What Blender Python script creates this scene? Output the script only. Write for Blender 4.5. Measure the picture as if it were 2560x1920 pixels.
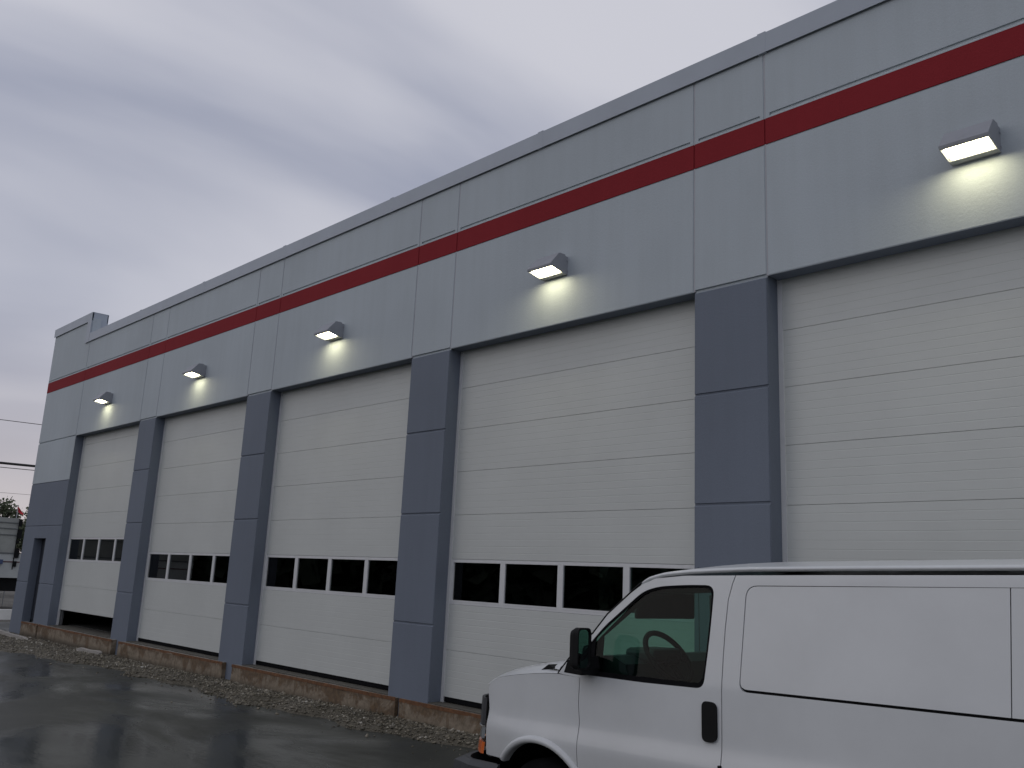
import bpy, bmesh, math, random
import numpy as np
from mathutils import Vector, Matrix

random.seed(7); rng = np.random.default_rng(11)
scene = bpy.context.scene
for o in list(bpy.data.objects): bpy.data.objects.remove(o)

# ------------------------------------------------------------------ camera
YAW, PITCH, ROLL = 0.8059, 0.2165, 0.0464
cy_, sy_, cp_, sp_ = math.cos(YAW), math.sin(YAW), math.cos(PITCH), math.sin(PITCH)
fwd = Vector((-sy_*cp_, cy_*cp_, sp_)); rgt = Vector((cy_, sy_, 0)); upv = rgt.cross(fwd)
c_, s_ = math.cos(ROLL), math.sin(ROLL)
r2 = rgt*c_ + upv*s_; u2 = upv*c_ - rgt*s_
cam = bpy.data.cameras.new('camera'); camo = bpy.data.objects.new('camera', cam)
scene.collection.objects.link(camo)
M = Matrix.Identity(4)
for i in range(3):
    M[i][0] = r2[i]; M[i][1] = u2[i]; M[i][2] = -fwd[i]
M[0][3], M[1][3], M[2][3] = 4.917, -7.187, 1.433
camo.matrix_world = M
cam.sensor_fit = 'HORIZONTAL'; cam.sensor_width = 36.0; cam.lens = 2231.5/2560*36
cam.clip_start = 0.05; cam.clip_end = 3000
scene.camera = camo

# ------------------------------------------------------------------ world (overcast dusk)
SUN_EL, SUN_AZ = math.radians(24), math.radians(215)
world = bpy.data.worlds.new("World"); scene.world = world; world.use_nodes = True
wn = world.node_tree; wn.nodes.clear(); L = wn.links
def wnode(t, **k):
    n = wn.nodes.new(t)
    for a, b in k.items(): setattr(n, a, b)
    return n
out = wnode('ShaderNodeOutputWorld'); bg = wnode('ShaderNodeBackground'); bg.inputs['Strength'].default_value = 0.1
sky = wnode('ShaderNodeTexSky'); sky.sky_type = 'NISHITA'; sky.sun_disc = False
sky.sun_elevation = SUN_EL; sky.sun_rotation = SUN_AZ; sky.dust_density = 3
tc = wnode('ShaderNodeTexCoord'); sep = wnode('ShaderNodeSeparateXYZ'); L.new(tc.outputs['Generated'], sep.inputs[0])
def math_(op, a, b=None, clamp=False):
    n = wnode('ShaderNodeMath', operation=op); n.use_clamp = clamp
    for i, v in enumerate((a, b)):
        if v is None: continue
        if hasattr(v, 'links'): L.new(v, n.inputs[i])
        else: n.inputs[i].default_value = v
    return n.outputs[0]
zz = math_('ADD', math_('MAXIMUM', sep.outputs['Z'], 0.0), 0.5)
cx = math_('DIVIDE', sep.outputs['X'], zz); cyy = math_('DIVIDE', sep.outputs['Y'], zz)
comb = wnode('ShaderNodeCombineXYZ'); L.new(cx, comb.inputs[0]); L.new(cyy, comb.inputs[1])
mp = wnode('ShaderNodeMapping'); L.new(comb.outputs[0], mp.inputs[0])
mp.vector_type = 'TEXTURE'; mp.inputs['Rotation'].default_value = (0, 0, math.radians(80.4)); mp.inputs['Scale'].default_value = (1/.95, 1/2.1, 1)
mp.inputs['Location'].default_value = (3.1, 1.45, 0)
nz = wnode('ShaderNodeTexNoise'); nz.inputs['Scale'].default_value = 1.15; nz.inputs['Detail'].default_value = 5
nz.inputs['Roughness'].default_value = 0.43; nz.inputs['Distortion'].default_value = 0.35
L.new(mp.outputs[0], nz.inputs['Vector'])
cr = wnode('ShaderNodeValToRGB'); L.new(nz.outputs['Fac'], cr.inputs[0])
e = cr.color_ramp; e.interpolation = 'B_SPLINE'
e.elements[0].position = 0.365; e.elements[0].color = (.285, .31, .41, 1)
e.elements[1].position = 0.625; e.elements[1].color = (.64, .64, .70, 1)
m_ = e.elements.new(0.48); m_.color = (.45, .465, .55, 1)
# warmer pale band low down where the cloud thins to the west (-X)
hz = math_('SUBTRACT', 1.0, math_('MULTIPLY', math_('ABSOLUTE', sep.outputs['Z']), 3.6), True)
hz = math_('MULTIPLY', math_('POWER', hz, 1.4), math_('MULTIPLY_ADD', sep.outputs['X'], -2.2), True)
for n in wn.nodes:
    if n.type == 'MATH' and n.operation == 'MULTIPLY_ADD': n.inputs[2].default_value = -1.2
sc10 = wnode('ShaderNodeMixRGB', blend_type='MULTIPLY'); sc10.inputs[0].default_value = 1; L.new(cr.outputs[0], sc10.inputs[1]); sc10.inputs[2].default_value = (10, 10, 10, 1)
mix = wnode('ShaderNodeMixRGB'); L.new(hz, mix.inputs[0]); L.new(sc10.outputs[0], mix.inputs[1]); mix.inputs[2].default_value = (6.3, 5.65, 5.6, 1)
mix2 = wnode('ShaderNodeMixRGB'); mix2.inputs[0].default_value = 0.06
L.new(mix.outputs[0], mix2.inputs[1]); L.new(sky.outputs[0], mix2.inputs[2])
L.new(mix2.outputs[0], bg.inputs[0]); L.new(bg.outputs[0], out.inputs[0])

sd = bpy.data.lights.new('sun', 'SUN'); sd.energy = 0.12; sd.angle = math.radians(40); sd.color = (1, .96, .92)
so = bpy.data.objects.new('sun', sd); scene.collection.objects.link(so)
# sky sun_rotation is clockwise from +Y: direction towards the sun
sdir = Vector((math.sin(SUN_AZ)*math.cos(SUN_EL), math.cos(SUN_AZ)*math.cos(SUN_EL), math.sin(SUN_EL)))
so.rotation_euler = sdir.to_track_quat('Z', 'Y').to_euler()
scene.render.engine = 'CYCLES'
vs = scene.view_settings
vs.view_transform = 'Standard'; vs.look = 'None'; vs.exposure = 0.0; vs.gamma = 1.0; vs.use_curve_mapping = False

# ------------------------------------------------------------------ helpers
COL = scene.collection
def tag(o, label=None, cat=None, group=None, kind=None):
    if label: o['label'] = label
    if cat: o['category'] = cat
    if group: o['group'] = group
    if kind: o['kind'] = kind
    return o
def empty(name, loc=(0, 0, 0), parent=None):
    o = bpy.data.objects.new(name, None); COL.objects.link(o); o.location = loc; o.empty_display_size = .2
    if parent: o.parent = parent
    return o
def mesh(name, V, F, mats, parent=None, mi=None, smooth=False, normals=None):
    me = bpy.data.meshes.new(name); me.from_pydata([tuple(v) for v in V], [], [tuple(f) for f in F])
    for m in (mats if isinstance(mats, (list, tuple)) else [mats]): me.materials.append(m)
    if mi is not None: me.polygons.foreach_set('material_index', mi)
    if smooth: me.polygons.foreach_set('use_smooth', [True]*len(me.polygons))
    me.update()
    if normals is not None: me.normals_split_custom_set_from_vertices(normals)
    o = bpy.data.objects.new(name, me); COL.objects.link(o)
    if parent: o.parent = parent
    return o
class MB:
    """collects simple shapes; build() makes ONE mesh object"""
    def __init__(s): s.V = []; s.F = []; s.M = []
    def add(s, V, F, m=0):
        b = len(s.V); s.V += [tuple(v) for v in V]; s.F += [tuple(b+i for i in f) for f in F]; s.M += [m]*len(F)
    def box(s, x0, x1, y0, y1, z0, z1, m=0, c=0.0):
        if c <= 0:
            V = [(x, y, z) for z in (z0, z1) for y in (y0, y1) for x in (x0, x1)]
            s.add(V, [(0, 2, 3, 1), (4, 5, 7, 6), (0, 1, 5, 4), (2, 6, 7, 3), (0, 4, 6, 2), (1, 3, 7, 5)], m); return
        bm = bmesh.new(); bmesh.ops.create_cube(bm, size=1)
        for v in bm.verts: v.co = ((x0+x1)/2+v.co.x*(x1-x0), (y0+y1)/2+v.co.y*(y1-y0), (z0+z1)/2+v.co.z*(z1-z0))
        bmesh.ops.bevel(bm, geom=bm.edges[:], offset=c, segments=2, affect='EDGES', profile=.5)
        s.bm(bm, m)
    def bm(s, bm, m=0):
        bm.verts.ensure_lookup_table(); bm.verts.index_update()
        s.add([v.co[:] for v in bm.verts], [[v.index for v in f.verts] for f in bm.faces], m); bm.free()
    def prism(s, prof, axis, a, b, m=0):
        """closed 2-D profile extruded along axis 'x','y','z' from a to b"""
        n = len(prof)
        def P(p, t):
            return {'x': (t, p[0], p[1]), 'y': (p[0], t, p[1]), 'z': (p[0], p[1], t)}[axis]
        V = [P(p, a) for p in prof]+[P(p, b) for p in prof]
        F = [(i, (i+1) % n, n+(i+1) % n, n+i) for i in range(n)] + [tuple(range(n-1, -1, -1)), tuple(range(n, 2*n))]
        s.add(V, F, m)
    def tube(s, pts, r, seg=8, m=0, cap=True):
        pts = [Vector(p) for p in pts]; V = []; F = []
        rr = r if isinstance(r, (list, tuple)) else [r]*len(pts)
        a = None
        for i, p in enumerate(pts):
            t = (pts[min(i+1, len(pts)-1)]-pts[max(i-1, 0)]).normalized()
            if a is None: a = t.orthogonal().normalized()
            a = (a - t*a.dot(t)).normalized(); b = t.cross(a)
            for k in range(seg):
                w = 2*math.pi*k/seg; V.append(p+(a*math.cos(w)+b*math.sin(w))*rr[i])
        for i in range(len(pts)-1):
            for k in range(seg):
                F.append((i*seg+k, i*seg+(k+1) % seg, (i+1)*seg+(k+1) % seg, (i+1)*seg+k))
        if cap: F += [tuple(range(seg-1, -1, -1)), tuple(range((len(pts)-1)*seg, len(pts)*seg))]
        s.add(V, F, m)
    def build(s, name, mats, parent=None, smooth=False, fix=True):
        o = mesh(name, s.V, s.F, mats, parent, s.M)
        if fix:
            bm = bmesh.new(); bm.from_mesh(o.data); bmesh.ops.recalc_face_normals(bm, faces=bm.faces); bm.to_mesh(o.data); bm.free()
        if smooth:
            o.data.polygons.foreach_set('use_smooth', [True]*len(o.data.polygons))
            bm = bmesh.new(); bm.from_mesh(o.data)
            for ed in bm.edges:
                if len(ed.link_faces) == 2 and ed.calc_face_angle(0) > math.radians(38): ed.smooth = False
            bm.to_mesh(o.data); bm.free()
        return o

# ------------------------------------------------------------------ materials
def newmat(name):
    m = bpy.data.materials.new(name); m.use_nodes = True
    nt = m.node_tree; b = nt.nodes['Principled BSDF']
    return m, nt, b
def ramp(nt, fac, stops, interp='LINEAR'):
    n = nt.nodes.new('ShaderNodeValToRGB'); nt.links.new(fac, n.inputs[0]); n.color_ramp.interpolation = interp
    el = n.color_ramp.elements
    el[0].position, el[0].color = stops[0][0], (*stops[0][1], 1)
    el[1].position, el[1].color = stops[-1][0], (*stops[-1][1], 1)
    for p, c in stops[1:-1]: x = el.new(p); x.color = (*c, 1)
    return n.outputs[0]
def noise(nt, scale, detail=4, rough=.55, vec=None, dist=0):
    n = nt.nodes.new('ShaderNodeTexNoise'); n.inputs['Scale'].default_value = scale; n.inputs['Detail'].default_value = detail
    n.inputs['Roughness'].default_value = rough; n.inputs['Distortion'].default_value = dist
    if vec: nt.links.new(vec, n.inputs['Vector'])
    return n.outputs['Fac']
def objco(nt, scale=(1, 1, 1), loc=(0, 0, 0)):
    g = nt.nodes.new('ShaderNodeNewGeometry')   # world position, so neighbouring copies do not repeat
    mpn = nt.nodes.new('ShaderNodeMapping'); nt.links.new(g.outputs['Position'], mpn.inputs[0])
    mpn.inputs['Scale'].default_value = scale; mpn.inputs['Location'].default_value = loc
    return mpn.outputs[0]
def bump(nt, b, h, strength, dist=.01):
    n = nt.nodes.new('ShaderNodeBump'); n.inputs['Strength'].default_value = strength; n.inputs['Distance'].default_value = dist
    nt.links.new(h, n.inputs['Height']); nt.links.new(n.outputs[0], b.inputs['Normal']); return n
def mul(nt, a, b, t='MULTIPLY', f=1.0):
    n = nt.nodes.new('ShaderNodeMixRGB'); n.blend_type = t
    if hasattr(f, 'links'): nt.links.new(f, n.inputs[0])
    else: n.inputs[0].default_value = f
    for i, v in ((1, a), (2, b)):
        if hasattr(v, 'links'): nt.links.new(v, n.inputs[i])
        else: n.inputs[i].default_value = (*v, 1)
    return n.outputs[0]
def flat(name, col, rough=.6, metal=0, coat=0, var=.0, vs_=8, spec=.5, bmp=0, bs=200):
    m, nt, b = newmat(name)
    b.inputs['Base Color'].default_value = (*col, 1); b.inputs['Roughness'].default_value = rough
    b.inputs['Metallic'].default_value = metal; b.inputs['Coat Weight'].default_value = coat; b.inputs['Coat Roughness'].default_value = .06
    b.inputs['Specular IOR Level'].default_value = spec
    if var:
        c = ramp(nt, noise(nt, vs_, 5, .6, objco(nt)), [(.3, tuple(x*(1-var) for x in col)), (.7, tuple(min(1, x*(1+var)) for x in col))])
        nt.links.new(c, b.inputs['Base Color'])
    if bmp: bump(nt, b, noise(nt, bs, 3, .6, objco(nt)), bmp, .002)
    return m
def paint_wall(name, col, rough=.72, spec=.3):
    m, nt, b = newmat(name)
    big = noise(nt, .55, 4, .55, objco(nt, (1, 1, .8)))
    c = ramp(nt, big, [(.3, tuple(x*.93 for x in col)), (.7, tuple(x*1.05 for x in col))])
    streak = noise(nt, 1.0, 5, .62, objco(nt, (7.0, 7.0, .35)))        # faint rain streaks down the paint
    c = mul(nt, c, ramp(nt, streak, [(.33, (.965, .965, .96)), (.58, (1, 1, 1))]))
    fine = noise(nt, 95, 3, .7, objco(nt))
    c = mul(nt, c, ramp(nt, fine, [(.3, (.93, .93, .93)), (.7, (1.05, 1.05, 1.05))]))
    nt.links.new(c, b.inputs['Base Color']); b.inputs['Roughness'].default_value = rough; b.inputs['Specular IOR Level'].default_value = spec
    bump(nt, b, noise(nt, 38, 5, .65, objco(nt)), .5, .005)
    return m
WALL = paint_wall('pale grey wall paint', (.50, .553, .582))
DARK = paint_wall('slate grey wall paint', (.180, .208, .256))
RED = paint_wall('dark red band paint', (.275, .026, .033), .75, .1)
SEAL = flat('pale joint sealant', (.46, .46, .49), .8, var=.06)
COPE = flat('grey folded metal', (.42, .465, .52), .45, var=.05, vs_=1.5, spec=.4)
DOORW = flat('off-white door enamel', (.60, .622, .595), .5, var=.035, vs_=1.2, bmp=.15, bs=120)
FRAMEW = flat('white aluminium frame', (.68, .69, .69), .45, var=.04)
RUBBER = flat('black rubber', (.010, .010, .011), .85, var=.2, spec=.04)
INTER = flat('dim workshop wall', (.30, .31, .31), .9, var=.1, vs_=1)
INTFL = flat('workshop floor concrete', (.05, .05, .047), .5, var=.2, vs_=2)
BLACKDOOR = flat('dark steel door', (.025, .03, .04), .5, var=.1)
ROOFM = flat('grey roof membrane', (.3, .3, .3), .9, var=.1)
CONC = flat('concrete', (.095, .088, .072), .8, var=.2, vs_=6, bmp=.4, bs=60)
LAMPM = flat('grey cast metal', (.33, .345, .375), .5, var=.06)
BLACKPL = flat('black plastic', (.007, .0075, .008), .6, var=.1, spec=.2)
DGREY = flat('dark grey plastic', (.045, .048, .052), .5, var=.1)
CHROME = flat('dull chrome', (.6, .6, .6), .22, 1)
STEEL = flat('wheel steel', (.35, .36, .37), .4, .8)
AMBER = flat('amber lens', (.72, .14, .012), .25, coat=.6)
BLUE = flat('faded blue plastic', (.07, .10, .19), .5)
REDC = flat('red cloth', (.55, .04, .05), .8)
WOOD = flat('weathered wood', (.12, .09, .07), .9, var=.2)
WIRE = flat('black cable', (.015, .014, .012), .6)
HEADL = flat('clouded headlight lens', (.22, .24, .25), .15, coat=.8)

def glass(name, tint, refl=1.45, rough=0.0, grime=.0):
    m, nt, b = newmat(name); nt.nodes.remove(b)
    o = nt.nodes['Material Output']
    tr = nt.nodes.new('ShaderNodeBsdfTransparent'); tr.inputs[0].default_value = (*tint, 1)
    gl = nt.nodes.new('ShaderNodeBsdfGlossy'); gl.inputs['Roughness'].default_value = rough
    fr = nt.nodes.new('ShaderNodeFresnel'); fr.inputs[0].default_value = refl
    mx = nt.nodes.new('ShaderNodeMixShader'); nt.links.new(fr.outputs[0], mx.inputs[0]); nt.links.new(tr.outputs[0], mx.inputs[1]); nt.links.new(gl.outputs[0], mx.inputs[2])
    nt.links.new(mx.outputs[0], o.inputs[0]); return m
PANE = glass('door window glass', (.55, .64, .62), 1.55)
VGLASS = glass('green tinted van glass', (.36, .58, .49), 1.24)
WGLASS = glass('green tinted windscreen glass', (.58, .82, .72), 1.40)

def emis(name, col, s):
    m, nt, b = newmat(name)
    b.inputs['Base Color'].default_value = (.8, .8, .7, 1)
    b.inputs['Emission Color'].default_value = (*col, 1); b.inputs['Emission Strength'].default_value = s
    return m
LENS = emis('lit lamp lens', (1, .91, .60), 21.0)

def white_van():
    m, nt, b = newmat('white van paint')
    c = ramp(nt, noise(nt, 1.6, 5, .6, objco(nt)), [(.3, (.65, .67, .67)), (.7, (.72, .742, .742))])
    # road film getting thicker toward the sills
    g = nt.nodes.new('ShaderNodeTexCoord'); sp = nt.nodes.new('ShaderNodeSeparateXYZ'); nt.links.new(g.outputs['Object'], sp.inputs[0])
    mr = nt.nodes.new('ShaderNodeMapRange'); nt.links.new(sp.outputs['Z'], mr.inputs[0])
    mr.inputs[1].default_value = 1.15; mr.inputs[2].default_value = .45; mr.inputs[3].default_value = 0; mr.inputs[4].default_value = .42
    n2 = noise(nt, 5, 6, .65, objco(nt, (1, 1, .6)))
    mm = nt.nodes.new('ShaderNodeMath'); mm.operation = 'MULTIPLY'; nt.links.new(mr.outputs[0], mm.inputs[0]); nt.links.new(n2, mm.inputs[1])
    c = mul(nt, c, (.30, .285, .26), 'MIX', mm.outputs[0])
    nt.links.new(c, b.inputs['Base Color'])
    b.inputs['Roughness'].default_value = .38; b.inputs['Coat Weight'].default_value = .5; b.inputs['Coat Roughness'].default_value = .12
    b.inputs['Specular IOR Level'].default_value = .4
    bump(nt, b, noise(nt, 2.6, 2, .4, objco(nt)), .05, .02)
    return m
VWHITE = white_van()

def asphalt():
    m, nt, b = newmat('wet asphalt')
    base = ramp(nt, noise(nt, 1.1, 6, .6, objco(nt)), [(.3, (.021, .022, .018)), (.7, (.046, .047, .038))])
    grit = noise(nt, 140, 3, .7, objco(nt))
    base = mul(nt, base, ramp(nt, grit, [(.38, (.45, .45, .45)), (.68, (2.1, 2.1, 2.0))]))
    wet = noise(nt, .38, 5, .58, objco(nt, (.8, 1.7, 1), (2.3, .4, 0)), .4)
    nt.links.new(base, b.inputs['Base Color'])
    rr = ramp(nt, wet, [(.38, (.13, .13, .13)), (.46, (.27, .27, .27)), (.57, (.50, .50, .50))])
    nt.links.new(rr, b.inputs['Roughness'])
    b.inputs['Specular IOR Level'].default_value = .30
    hb = nt.nodes.new('ShaderNodeMath'); hb.operation = 'MULTIPLY'
    am = ramp(nt, wet, [(.46, (.0, .0, .0)), (.58, (1, 1, 1))])
    nt.links.new(grit, hb.inputs[0]); nt.links.new(am, hb.inputs[1])
    n1 = bump(nt, b, hb.outputs[0], .28, .004)
    n2 = nt.nodes.new('ShaderNodeBump'); n2.inputs['Strength'].default_value = .06; n2.inputs['Distance'].default_value = .02
    nt.links.new(noise(nt, 9, 2, .5, objco(nt, (1, 2.0, 1))), n2.inputs['Height']); nt.links.new(n2.outputs[0], n1.inputs['Normal'])
    return m
ASPH = asphalt()

def gravel_mat():
    m, nt, b = newmat('wet gravel')
    oi = nt.nodes.new('ShaderNodeNewGeometry')
    c = ramp(nt, oi.outputs['Random Per Island'], [(0, (.08, .073, .055)), (.5, (.20, .18, .135)), (.93, (.34, .31, .25)), (1, (.62, .60, .55))])
    c = mul(nt, c, ramp(nt, noise(nt, 1.5, 4, .6, objco(nt)), [(.35, (.55, .52, .45)), (.65, (1.1, 1.1, 1.1))]))
    nt.links.new(c, b.inputs['Base Color']); b.inputs['Roughness'].default_value = .5
    return m
GRAV = gravel_mat()
def soil_mat():
    m, nt, b = newmat('gravelly soil')
    c = ramp(nt, noise(nt, 34, 6, .75, objco(nt)), [(.3, (.055, .05, .036)), (.55, (.14, .125, .095)), (.75, (.24, .22, .18))])
    c = mul(nt, c, ramp(nt, noise(nt, 1.2, 4, .6, objco(nt)), [(.35, (.6, .58, .5)), (.65, (1, 1, 1))]))
    nt.links.new(c, b.inputs['Base Color']); b.inputs['Roughness'].default_value = .75
    bump(nt, b, noise(nt, 40, 5, .7, objco(nt)), .8, .02)
    return m
SOIL = soil_mat()
def rusty():
    m, nt, b = newmat('rust-stained concrete')
    conc = ramp(nt, noise(nt, 14, 6, .65, objco(nt)), [(.3, (.15, .118, .078)), (.7, (.33, .27, .20))])
    st = noise(nt, 1.0, 6, .66, objco(nt, (1.7, 1.7, 1.6)), .8)
    drip = noise(nt, 1.0, 5, .6, objco(nt, (9.0, 9.0, .7), (4, 0, 0)))
    g = nt.nodes.new('ShaderNodeNewGeometry'); sp = nt.nodes.new('ShaderNodeSeparateXYZ'); nt.links.new(g.outputs['Position'], sp.inputs[0])
    mr = nt.nodes.new('ShaderNodeMapRange'); nt.links.new(sp.outputs['Z'], mr.inputs[0])
    mr.inputs[1].default_value = -.30; mr.inputs[2].default_value = -.03; mr.inputs[3].default_value = -.02; mr.inputs[4].default_value = .15
    a = nt.nodes.new('ShaderNodeMath'); a.operation = 'ADD'; nt.links.new(st, a.inputs[0]); nt.links.new(mr.outputs[0], a.inputs[1])
    rust = ramp(nt, noise(nt, 22, 4, .6, objco(nt)), [(.3, (.062, .038, .022)), (.7, (.185, .115, .056))])
    c = mul(nt, conc, rust, 'MIX', ramp(nt, a.outputs[0], [(.53, (0, 0, 0)), (.60, (.85, .85, .85))]))
    c = mul(nt, c, rust, 'MIX', ramp(nt, drip, [(.58, (0, 0, 0)), (.66, (.7, .7, .7))]))
    # damp, soil-splashed foot of the block
    mr2 = nt.nodes.new('ShaderNodeMapRange'); nt.links.new(sp.outputs['Z'], mr2.inputs[0])
    mr2.inputs[1].default_value = -.22; mr2.inputs[2].default_value = -.32; mr2.inputs[3].default_value = -.12; mr2.inputs[4].default_value = .75
    a2 = nt.nodes.new('ShaderNodeMath'); a2.operation = 'ADD'; a2.use_clamp = True
    n3 = noise(nt, 7, 5, .6, objco(nt)); s3 = nt.nodes.new('ShaderNodeMath'); s3.operation = 'SUBTRACT'; nt.links.new(n3, s3.inputs[0]); s3.inputs[1].default_value = .45
    nt.links.new(mr2.outputs[0], a2.inputs[0]); nt.links.new(s3.outputs[0], a2.inputs[1])
    c = mul(nt, c, (.045, .036, .022), 'MIX', a2.outputs[0])
    # bare grey concrete on the walked-on top
    sn = nt.nodes.new('ShaderNodeSeparateXYZ'); nt.links.new(g.outputs['True Normal'], sn.inputs[0])
    tp = nt.nodes.new('ShaderNodeMath'); tp.operation = 'GREATER_THAN'; nt.links.new(sn.outputs['Z'], tp.inputs[0]); tp.inputs[1].default_value = .7
    c = mul(nt, c, ramp(nt, noise(nt, 8, 5, .6, objco(nt)), [(.3, (.16, .16, .145)), (.7, (.27, .265, .24))]), 'MIX', tp.outputs[0])
    nt.links.new(c, b.inputs['Base Color']); b.inputs['Roughness'].default_value = .6
    bump(nt, b, noise(nt, 30, 5, .6, objco(nt)), .5, .006)
    return m
RUSTY = rusty()
RUSTST = flat('rusted steel', (.15, .065, .025), .7, var=.45, vs_=14)
def leafm(name, a, b_):
    m, nt, b = newmat(name)
    oi = nt.nodes.new('ShaderNodeNewGeometry')
    nt.links.new(ramp(nt, oi.outputs['Random Per Island'], [(0, a), (1, b_)]), b.inputs['Base Color']); b.inputs['Roughness'].default_value = .7
    return m
LEAF = leafm('leaves', (.06, .08, .04), (.17, .19, .11)); LEAFD = leafm('reflection woods leaves', (.035, .050, .034), (.09, .115, .075))
BARK = flat('bark', (.07, .06, .05), .9, var=.3)

# ------------------------------------------------------------------ ground
def gz(x, y):
    x = np.asarray(x, float); y = np.asarray(y, float)
    z = -.25+.0065*np.clip(x, -26, 0)
    s = np.interp(x, [-5, -.5], [.012, .050])
    z = z - s*np.clip(-y-.3, 0, 2.6)
    z = z + .0265*np.clip(x-.5, 0, 7)*np.clip((-y-.3)/2.0, 0, 1)
    return z
def axisv(dense0, dense1, step, far):
    a = list(np.arange(dense0, dense1+1e-6, step)); lo = []; hi = []; d = step; v = dense0
    while v > -far: d *= 1.45; v -= d; lo.append(v)
    d = step; v = dense1
    while v < far: d *= 1.45; v += d; hi.append(v)
    return np.array(lo[::-1]+a+hi)
xs = axisv(-26, 8, .5, 900); ys = axisv(-6, 0.5, .25, 900)
X, Y = np.meshgrid(xs, ys); Z = gz(X, Y)
V = np.stack([X.ravel(), Y.ravel(), Z.ravel()], 1); nx = len(xs)
F = [(j*nx+i, j*nx+i+1, (j+1)*nx+i+1, (j+1)*nx+i) for j in range(len(ys)-1) for i in range(nx-1)]
tag(mesh('asphalt_ground', V, F, ASPH, smooth=True), kind='structure')

# gravel bed between the asphalt and the foot of the wall
ex = np.array([-21.5, -20, -18, -15, -13.3, -11.1, -8.6, -6.7, -6.1, -4.5, -3.0, -2.2, 0, 11])
ey = np.array([-1.6, -1.75, -1.8, -1.6, -1.32, -1.02, -.95, -.98, -1.08, -.88, -.72, -.72, -.75, -.75])
gx = np.arange(-21.5, 11, .08); gt = np.linspace(0, 1, 19)
gV = []; 
for x in gx:
    e0 = np.interp(x, ex, ey)+.09*math.sin(x*2.1)+.06*math.sin(x*5.3+1)
    for t in gt:
        y = -.002+(e0+.002)*t
        h = .075*max(0, math.sin(math.pi*min(1, max(0, (t-.22)/.78))))*(.6+.4*math.sin(x*1.7+y*3)+.25*math.sin(x*4.3-y*7)) + .012*(rng.random()-.5)
        gV.append((x, y, float(gz(x, y))+.006+max(0, h)*(t < 1)-(.02 if t == 1 else 0)))
n_ = len(gt)
gF = [(i*n_+j, i*n_+j+1, (i+1)*n_+j+1, (i+1)*n_+j) for i in range(len(gx)-1) for j in range(n_-1)]
tag(mesh('gravel_bed', gV, gF, SOIL, smooth=True), kind='structure')
gVa = np.array(gV)
# loose stones
N = 26000
ii = rng.integers(0, len(gVa), N)
ctr = gVa[ii] + np.stack([rng.uniform(-.05, .05, N), rng.uniform(-.03, .03, N), np.full(N, .004)], 1)
keep = (ctr[:, 0] < 2) & (ctr[:, 1] < -.02)
stray = rng.random(N) < .05
ctr[stray, 1] -= rng.exponential(.18, stray.sum()); 
ctr[stray, 2] = gz(ctr[stray, 0], ctr[stray, 1])+.003
ctr = ctr[keep]; N = len(ctr)
sz = np.clip(rng.lognormal(-4.35, .42, N), .006, .04)
oct_ = np.array([(1, 0, 0), (-1, 0, 0), (0, 1, 0), (0, -1, 0), (0, 0, 1), (0, 0, -1)], float)
ofc = np.array([(0, 2, 4), (2, 1, 4), (1, 3, 4), (3, 0, 4), (2, 0, 5), (1, 2, 5), (3, 1, 5), (0, 3, 5)])
sc = rng.uniform(.6, 1.3, (N, 1, 3)); ang = rng.uniform(0, 6.28, N)
pv = oct_[None]*sc*sz[:, None, None]; pv += rng.uniform(-.25, .25, pv.shape)*sz[:, None, None]
ca, sa = np.cos(ang)[:, None], np.sin(ang)[:, None]
px = pv[..., 0]*ca-pv[..., 1]*sa; py = pv[..., 0]*sa+pv[..., 1]*ca
pv = np.stack([px, py, pv[..., 2]*.7], 2)+ctr[:, None]
fv = (ofc[None]+6*np.arange(N)[:, None, None]).reshape(-1, 3)
def npmesh(name, V, F, mat):
    me = bpy.data.meshes.new(name); V = np.asarray(V, np.float32).reshape(-1, 3); F = np.asarray(F, np.int32); k = F.shape[1]
    me.vertices.add(len(V)); me.vertices.foreach_set('co', V.ravel()); me.loops.add(F.size); me.loops.foreach_set('vertex_index', F.ravel())
    me.polygons.add(len(F)); me.polygons.foreach_set('loop_start', np.arange(0, F.size, k, dtype=np.int32))
    me.update(calc_edges=True); me.materials.append(mat)
    o = bpy.data.objects.new(name, me); COL.objects.link(o); return o
tag(npmesh('gravel', pv, fv, GRAV), 'loose wet gravel strewn along the foot of the wall', 'gravel', kind='stuff')

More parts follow.
